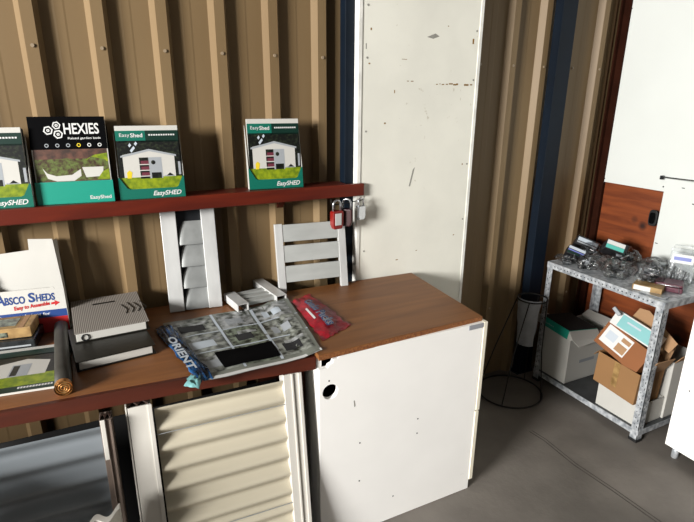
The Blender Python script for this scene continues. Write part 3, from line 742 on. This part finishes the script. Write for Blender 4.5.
# ------------------------------------------------------------------ metal rack in the right corner
RX0, RX1, RY0, RY1, RT_ = 2.155, 2.562, -.770, -.150, .680
t = thing('storage_rack', 'galvanised slotted-angle rack standing against the right wall', 'rack', (0, 0, 0))
def angle_post(x, y, sx, sy):
    b = B(); a = .034; th = .0025
    b.box(min(x, x+sx*a), max(x, x+sx*a), min(y, y+sy*th), max(y, y+sy*th), .012, RT_, 'galv')
    b.box(min(x, x+sx*th), max(x, x+sx*th), min(y, y+sy*a), max(y, y+sy*a), .012, RT_, 'galv')
    z = .04
    while z < RT_-.03:
        for k, off in enumerate((.011, .023)):
            zz = z+(.012 if k else 0)
            b.box(x+sx*off-.0018, x+sx*off+.0018, y-.0006 if sy > 0 else y-.001, y+.001 if sy > 0 else y+.0006, zz, zz+(.010 if k == 0 else .005), 'slot')
            b.box(x-.0006 if sx > 0 else x-.001, x+.001 if sx > 0 else x+.0006, y+sy*off-.0018, y+sy*off+.0018, zz, zz+(.010 if k == 0 else .005), 'slot')
        z += .032
    p = b.build('post', t)
    b = B(); b.box(min(x-.002*sx, x+sx*.038), max(x-.002*sx, x+sx*.038), min(y-.002*sy, y+sy*.038), max(y-.002*sy, y+sy*.038), 0, .014, 'rubber'); b.build('foot', p)
for x, sx in ((RX0, 1), (RX1, -1)):
    for y, sy in ((RY0, 1), (RY1, -1)): angle_post(x, y, sx, sy)
for nm, zt in (('top', RT_), ('bottom', .062)):
    b = B(); g = .004
    b.box(RX0+g, RX1-g, RY0+g, RY1-g, zt-.003, zt, 'deck' if nm == 'bottom' else 'galv')
    lp = .030 if nm == 'top' else .026
    b.box(RX0-.0015, RX0+.001, RY0-.001, RY1+.001, zt-lp, zt+.001, 'galv'); b.box(RX1-.001, RX1+.0015, RY0, RY1, zt-lp, zt+.001, 'galv')
    b.box(RX0-.001, RX1+.001, RY0-.0015, RY0+.001, zt-lp, zt+.001, 'galv'); b.box(RX0, RX1, RY1-.001, RY1+.0015, zt-lp, zt+.001, 'galv')
    if nm == 'top':
        y = RY0+.05
        while y < RY1-.03: b.box(RX0-.0021, RX0-.0014, y, y+.006, zt-.018, zt-.012, 'slot'); y += .020
    b.build('shelf', t)

# things on the rack
def crumpled_bag(x, y, z, sx, sy, sz, label, seed, hw='hardwaredark', nb=12):
    t = thing('plastic_bag', label, 'plastic bag', (x, y, z), (0, 0, R(seed*37 % 90-45)), 'bags of metal fittings on the rack')
    rnd = random.Random(seed)
    bm = bmesh.new(); bmesh.ops.create_icosphere(bm, subdivisions=4, radius=1)
    ks = [(Vector((rnd.uniform(-1, 1), rnd.uniform(-1, 1), rnd.uniform(-1, 1))).normalized(), rnd.uniform(3, 9), rnd.uniform(0, 6)) for _ in range(9)]
    for v in bm.verts:
        p = v.co.normalized(); d = 1+sum(.055*math.sin(k.dot(p)*fq+ph) for k, fq, ph in ks)+rnd.uniform(-.025, .025)
        q = Vector((p.x*sx*d, p.y*sy*d, p.z*sz*d*1.1+sz*1.1))
        q.z = max(q.z, .001+rnd.uniform(0, .0008)); v.co = q
    me = bpy.data.meshes.new('film'); bm.to_mesh(me); bm.free(); me.materials.append(M['bagfilm'])
    for p in me.polygons: p.use_smooth = rnd.random() > .35
    o = bpy.data.objects.new('film', me); COL.objects.link(o); o.parent = t
    for k in range(nb):
        b = B(); L1 = rnd.uniform(.5, .9)*min(sx, .07); cx = rnd.uniform(-.35, .35)*sx; cy = rnd.uniform(-.35, .35)*sy; cz = rnd.uniform(.3, 1.6)*sz
        b.T = Matrix.Translation((cx, cy, cz)) @ Matrix.Rotation(rnd.uniform(0, 3.14), 4, 'Z') @ Matrix.Rotation(rnd.uniform(-.5, .5), 4, 'X')
        kind = k % 3; mm = hw if k % 2 == 0 else 'hardware'
        if kind == 0: b.box(-L1/2, L1/2, -.012, .012, -.0015, .0015, mm); b.box(-L1/2, -L1/2+.003, -.012, .012, 0, .022, mm); b.tube([(L1*.2, 0, .0015), (L1*.2, 0, .0021)], .004, 'hole', 8)
        elif kind == 1: b.tube([(-L1*.6, 0, 0), (L1*.6, 0, 0)], .0035, mm, 8); b.tube([(L1*.6, 0, 0), (L1*.6+.006, 0, 0)], .007, mm, 6)
        else: b.tube([(.012*math.cos(R(a)), .012*math.sin(R(a)), 0) for a in range(0, 360, 24)], .0035, mm, 6, closed=True)
        b.build('fitting', t, recalc=False)
    return t
Z = RT_+.001
crumpled_bag(2.215, -.215, Z, .050, .050, .024, 'small clear bag of fittings at the far left corner of the rack', 1)
crumpled_bag(2.235, -.335, Z, .058, .066, .034, 'clear bag of metal brackets near the left front edge of the rack', 2)
crumpled_bag(2.345, -.230, Z, .070, .075, .046, 'clear bag of fittings under the two blue-labelled cartons', 3, 'hardwaredark')
crumpled_bag(2.245, -.470, Z, .062, .070, .040, 'clear bag of fittings at the middle front of the rack', 4)
crumpled_bag(2.400, -.390, Z, .075, .075, .050, 'clear bag of fittings under the teal-labelled black carton', 5, 'hardwaredark')
crumpled_bag(2.430, -.535, Z, .080, .060, .040, 'dark clear bag of fittings against the plywood wall on the rack', 6, 'hardwaredark')
crumpled_bag(2.290, -.600, Z, .070, .058, .050, 'puffy clear bag behind the small white-labelled carton on the rack', 7)
def small_carton(x, y, z, rz, rx, ry, dims, label, m, stripes_, grp='labelled cartons on the rack'):
    t = thing('carton', label, 'carton', (x, y, z), (R(rx), R(ry), R(rz)), grp)
    l, d, h = dims; b = B(); b.box(0, l, 0, d, 0, h, m); b.build('box', t, .0015)
    b = B()
    for (u0, u1, v0, v1, mm) in stripes_: b.box(l*u0, l*u1, -.0008, 0, h*v0, h*v1, mm)
    b.build('printed_label', t)
    return t
# label sides look towards the camera (front-left), so rotated about 60 degrees
small_carton(2.200, -.215, Z+.062, -50, -34, 18, (.085, .075, .045), 'small carton with two blue-white label stripes, left of its pair on the rack', 'cartonblack', [(.02, .98, .62, .92, 'sky'), (.02, .98, .40, .52, 'violet'), (.02, .98, .1, .3, 'dgreen')])
small_carton(2.290, -.185, Z+.092, -50, -34, 18, (.110, .10, .048), 'long dark carton with pale label at the back of the rack', 'cartonblack', [(.05, .95, .45, .85, 'sky'), (.05, .95, .2, .36, 'grey')])
small_carton(2.300, -.350, Z+.110, -48, -34, 16, (.100, .085, .050), 'black carton with white and teal label on top of the bags', 'cartonblack', [(.02, .85, .50, .92, 'white'), (.02, .85, .08, .48, 'printteal')])
small_carton(2.180, -.600, Z, -68, 0, 0, (.115, .075, .026), 'flat brown carton with white label on the front edge of the rack', 'gold', [(.05, .62, .1, .9, 'white')])
t = thing('plastic_case', 'maroon plastic case at the near end of the rack', 'case', (2.262, -.640, Z), (0, 0, R(-62)))
b = B(); b.box(0, .112, 0, .095, 0, .022, 'maroonbox'); b.build('base', t, .004)
b = B(); b.box(.002, .110, .002, .093, .023, .036, 'maroonbox'); b.build('lid', t, .006)
b = B(); b.tube([(.012, -.003, .006), (.018, -.004, .03), (.095, -.004, .03), (.10, -.003, .006)], .0018, 'locksteel', 6); b.build('wire_handle', t)
t = thing('steel_plate', 'flat steel plate lying along the front lip of the rack', 'plate', (2.170, -.640, Z), (0, 0, R(-80)))
b = B(); b.box(0, .11, 0, .05, 0, .004, 'hardware'); b.build('plate', t, .001)
t = thing('blister_pack', 'clear blister pack of fittings standing against the white board', 'blister pack', (2.425, -.590, Z), (R(-14), 0, R(-62)))
b = B(); b.box(0, .105, 0, .004, 0, .155, 'clearpack'); b.box(.004, .101, -.022, 0, .006, .14, 'clearpack'); b.build('shell', t, .004, seg=3)
b = B(); b.box(.010, .095, -.0235, -.0225, .088, .128, 'white'); b.box(.018, .085, -.0240, -.0236, .100, .116, 'violet'); b.build('printed_label', t)
b = B()
for i in range(6): b.tube([(.02+.012*i, -.010, .012), (.03+.011*i, -.012, .07-.004*i)], .0035, 'hardware' if i % 2 else 'hardwaredark', 8)
b.build('fittings', t)
b = B(); b.tube([(.01, 0, .155), (.012, 0, .168), (.09, 0, .168), (.095, 0, .155)], .003, 'clearpack', 8); b.build('hanger', t)

# ------------------------------------------------------------------ under the rack
def open_carton(x, y, z, rot, dims, label, m, inner, flaps=(), label_patch=None, name='carton', lid=None):
    t = thing(name, label, 'carton', (x, y, z), rot)
    l, d, h = dims; th = .003; b = B()
    b.box(0, l, 0, d, 0, th, m); b.box(0, l, 0, th, th, h, m); b.box(0, l, d-th, d, th, h, m); b.box(0, th, th, d-th, th, h, m); b.box(l-th, l, th, d-th, th, h, m)
    b.box(th, l-th, th, d-th, h*.55, h*.56, inner)
    b.build('box', t, .001)
    for pts, mm in flaps:
        b = B(); p = [Vector(q) for q in pts]; nrm = (p[1]-p[0]).cross(p[2]-p[0]).normalized()*th
        b.prism(p, nrm, mm); b.build('flap', t)
    return t
Z2 = .063
# local x along -Y world: rotate -90 so that local front (-y) faces the room (-x)
def roomface(rz=0, rx=0, ry=0): return (R(rx), R(ry), R(-90+rz))
# white carton, far end of the lower shelf
t = open_carton(2.172, -.155, Z2, roomface(0), (.185, .30, .262), 'dim white carton with drooping lid at the far end of the lower shelf', 'whitecard', 'dark',
    [([(.0, .30, .262), (.185, .30, .262), (.185, .345, .285), (.0, .345, .285)], 'whitecard'), ([(.185, 0, .262), (.185, .29, .262), (.225, .27, .24), (.225, .02, .225)], 'whitecard')])
b = B(); 
S = lambda u, v: (.1855, .10+u, v)
b.box(.185, .1858, .09, .20, .10, .118, 'grey')
b.build('printed_mark', t)
t = thing('flat_box', 'flat teal box with white ends resting on the dim white carton', 'box', (2.168, -.140, Z2+.266), (R(-6), R(4), R(-93)))
b = B(); b.box(0, .19, 0, .20, 0, .048, 'teal'); b.build('box', t, .001)
b = B(); b.box(.002, .188, .002, .198, .0482, .0495, 'dark'); b.build('top_flap', t)
b = B(); b.box(-.022, 0, 0, .06, 0, .044, 'whitecard'); b.build('end_flap', t, .001)
b = B(); b.prism([(.19, 0, .046), (.19, 0, 0), (.225, 0, .012)], (0, .20, 0), 'whitecard'); b.build('end_flap', t)
b = B(); b.text('EasyShed', lambda u, v: (u, -.0006, v), .02, .016, .07, .010, 'sky'); b.build('lettering', t)
# near end: two white cartons with a brown open carton, a tilted box and a teal box on them
t = open_carton(2.172, -.532, Z2, roomface(0), (.215, .165, .112), 'bright white carton on the lower shelf beneath the brown open carton', 'whitecard', 'dark')
t = open_carton(2.345, -.50, Z2, roomface(0), (.255, .195, .29), 'white carton at the near end of the lower shelf, behind the brown carton', 'whitecard', 'dark',
    [([(.255, 0, .29), (.255, .19, .29), (.285, .17, .335), (.285, .0, .335)], 'cardin')])
t = open_carton(2.168, -.500, Z2+.116, roomface(-4, 0, 2.5), (.225, .155, .155), 'open brown cardboard carton stacked on the bright white carton', 'card', 'cardin',
    [([(0, 0, .155), (0, .15, .155), (-.03, .14, .125), (-.03, .01, .12)], 'card'), ([(.225, .02, .155), (.225, .15, .155), (.265, .14, .235), (.265, .03, .235)], 'cardin'), ([(0, .155, .155), (.225, .155, .155), (.22, .20, .255), (.01, .20, .265)], 'cardin')])
b = B(); b.box(.095, .125, -.0008, 0, .03, .153, 'gold'); b.build('tape_strip', t)
t = thing('carton', 'tilted orange-brown carton with white shipping label on the open carton', 'carton', (2.158, -.475, .378), (R(-22), R(16.5), R(-90)))
b = B(); b.box(0, .235, 0, .10, 0, .122, 'card2'); b.build('box', t, .002)
b = B(); b.box(.015, .150, -.001, 0, .022, .112, 'white'); b.box(.095, .145, -.0014, -.001, .030, .068, 'cardin'); b.box(.10, .145, -.0014, -.001, .080, .100, 'cardin')
b.box(.03, .08, -.0014, -.001, .05, .09, 'sky'); b.build('printed_label', t)
t = thing('flat_box', 'pale teal and white box leaning behind the tilted orange-brown carton', 'box', (2.200, -.510, .480), (R(-25), R(11), R(-90)))
b = B(); b.box(0, .225, 0, .05, 0, .072, 'white'); b.build('box', t, .001)
b = B(); b.box(.035, .222, -.001, 0, .006, .066, 'paleteal'); b.box(.07, .14, -.0015, -.001, .040, .048, 'sky'); b.build('printed_panel', t)
t = thing('cardboard_sheet', 'loose brown cardboard sheet standing behind the pale teal box', 'cardboard', (2.270, -.560, .500), (R(-20), R(20), R(-92)))
b = B(); b.prism([(0, 0, 0), (.22, 0, 0), (.22, 0, .055), (.04, 0, .088), (.0, 0, .07)], (0, .004, 0), 'cardin'); o = b.build('sheet', t)
t = thing('cap', 'small grey plastic end cap on top of the pale teal box', 'cap', (2.185, -.520, .556), (R(-20), R(35), R(-90)))
b = B(); b.box(0, .045, 0, .016, 0, .018, 'grey'); b.build('cap', t, .004)

# ------------------------------------------------------------------ bag stand in the corner
t = thing('bag_stand', 'dark wire bag stand with grey sack in the dim corner', 'bag stand', (1.94, -.20, 0))
def ring(cx, cy, z, r, n=40, tilt=0): return [(cx+r*math.cos(2*math.pi*i/n), cy+r*math.sin(2*math.pi*i/n)*.95, z) for i in range(n)]
b = B(); b.tube(ring(0, 0, .005, .165), .0045, 'wire', 8, closed=True); b.build('base_ring', t)
b = B(); b.tube(ring(.115, .03, .500, .075), .004, 'wire', 8, closed=True); b.build('hoop', t)
for a0 in (20, 140, 215, 300):
    b = B(); a = R(a0); b.tube([(.165*math.cos(a), .157*math.sin(a), .006), (.12*math.cos(a)+.04, .11*math.sin(a)+.01, .25), (.115+.075*math.cos(a), .03+.071*math.sin(a), .50)], .003, 'wire', 8); b.build('leg', t)
b = B(); rows = []
for j in range(13):
    z = .51-.26*j/12; k = 1-.30*j/12
    rows.append([(.115-.073*k*math.cos(R(a))+.004*math.sin(a*.3+j), .03+.071*k*math.sin(R(a)), z) for a in range(-80, 50, 10)])
b.loft(rows, 'bagcloth', True); b.loft([[(x*.97, y*.97, z) for x, y, z in r] for r in rows], 'bagcloth', True); b.build('sack', t, recalc=False)

# ------------------------------------------------------------------ white cabinet at the right edge
t = thing('cabinet', 'white cabinet at the right edge beside the metal rack', 'cabinet', (2.20, -1.45, 0))
b = B(); b.box(0, .36, 0, .575, .058, .90, 'white_mel'); b.build('body', t, .002)
b = B(); b.box(-.016, -.001, .004, .575, .060, .895, 'white_mel'); b.tube([(-.0165, .53, .345), (-.0155, .53, .345)], .004, 'hole', 8); b.build('door', t, .001)
for x, y in ((.02, .545), (.32, .545), (.02, .03), (.32, .03)):
    b = B(); b.tube([(x, y, 0), (x, y, .058)], .014, 'galv', 12); b.build('leg', t)

t = open_carton(-.63, -.935, .001, (0, 0, 0), (.18, .19, .70), 'tall brown cardboard carton added out of view at the left to shade the slate sample', 'card', 'cardin')  # unseen carton, added to cast shade on the lower part of the slate sheet
# ------------------------------------------------------------------ light
w = bpy.data.worlds.new('world'); scene.world = w; w.use_nodes = True
bg = w.node_tree.nodes['Background']; bg.inputs['Color'].default_value = (.86, .93, 1, 1); bg.inputs['Strength'].default_value = .01
def area(loc, target, sx, sy, e, c=(1, .985, .965)):
    l = bpy.data.lights.new('daylight', 'AREA'); l.shape = 'RECTANGLE'; l.size = sx; l.size_y = sy; l.energy = e; l.color = c
    o = bpy.data.objects.new('daylight', l); COL.objects.link(o); o.location = loc
    o.rotation_euler = (Vector(target)-Vector(loc)).to_track_quat('-Z', 'Y').to_euler(); return o
area((-4.3, -2.45, 2.05), (1.3, -.4, .6), 1.45, 1.15, 640)
area((-1.0, -3.9, 2.3), (1.0, -.4, .6), 2.0, .9, 4)

vs = scene.view_settings; scene.display_settings.display_device = 'sRGB'
vs.view_transform = 'Standard'; vs.look = 'None'; vs.gamma = 1; vs.use_curve_mapping = False; vs.exposure = 0.35
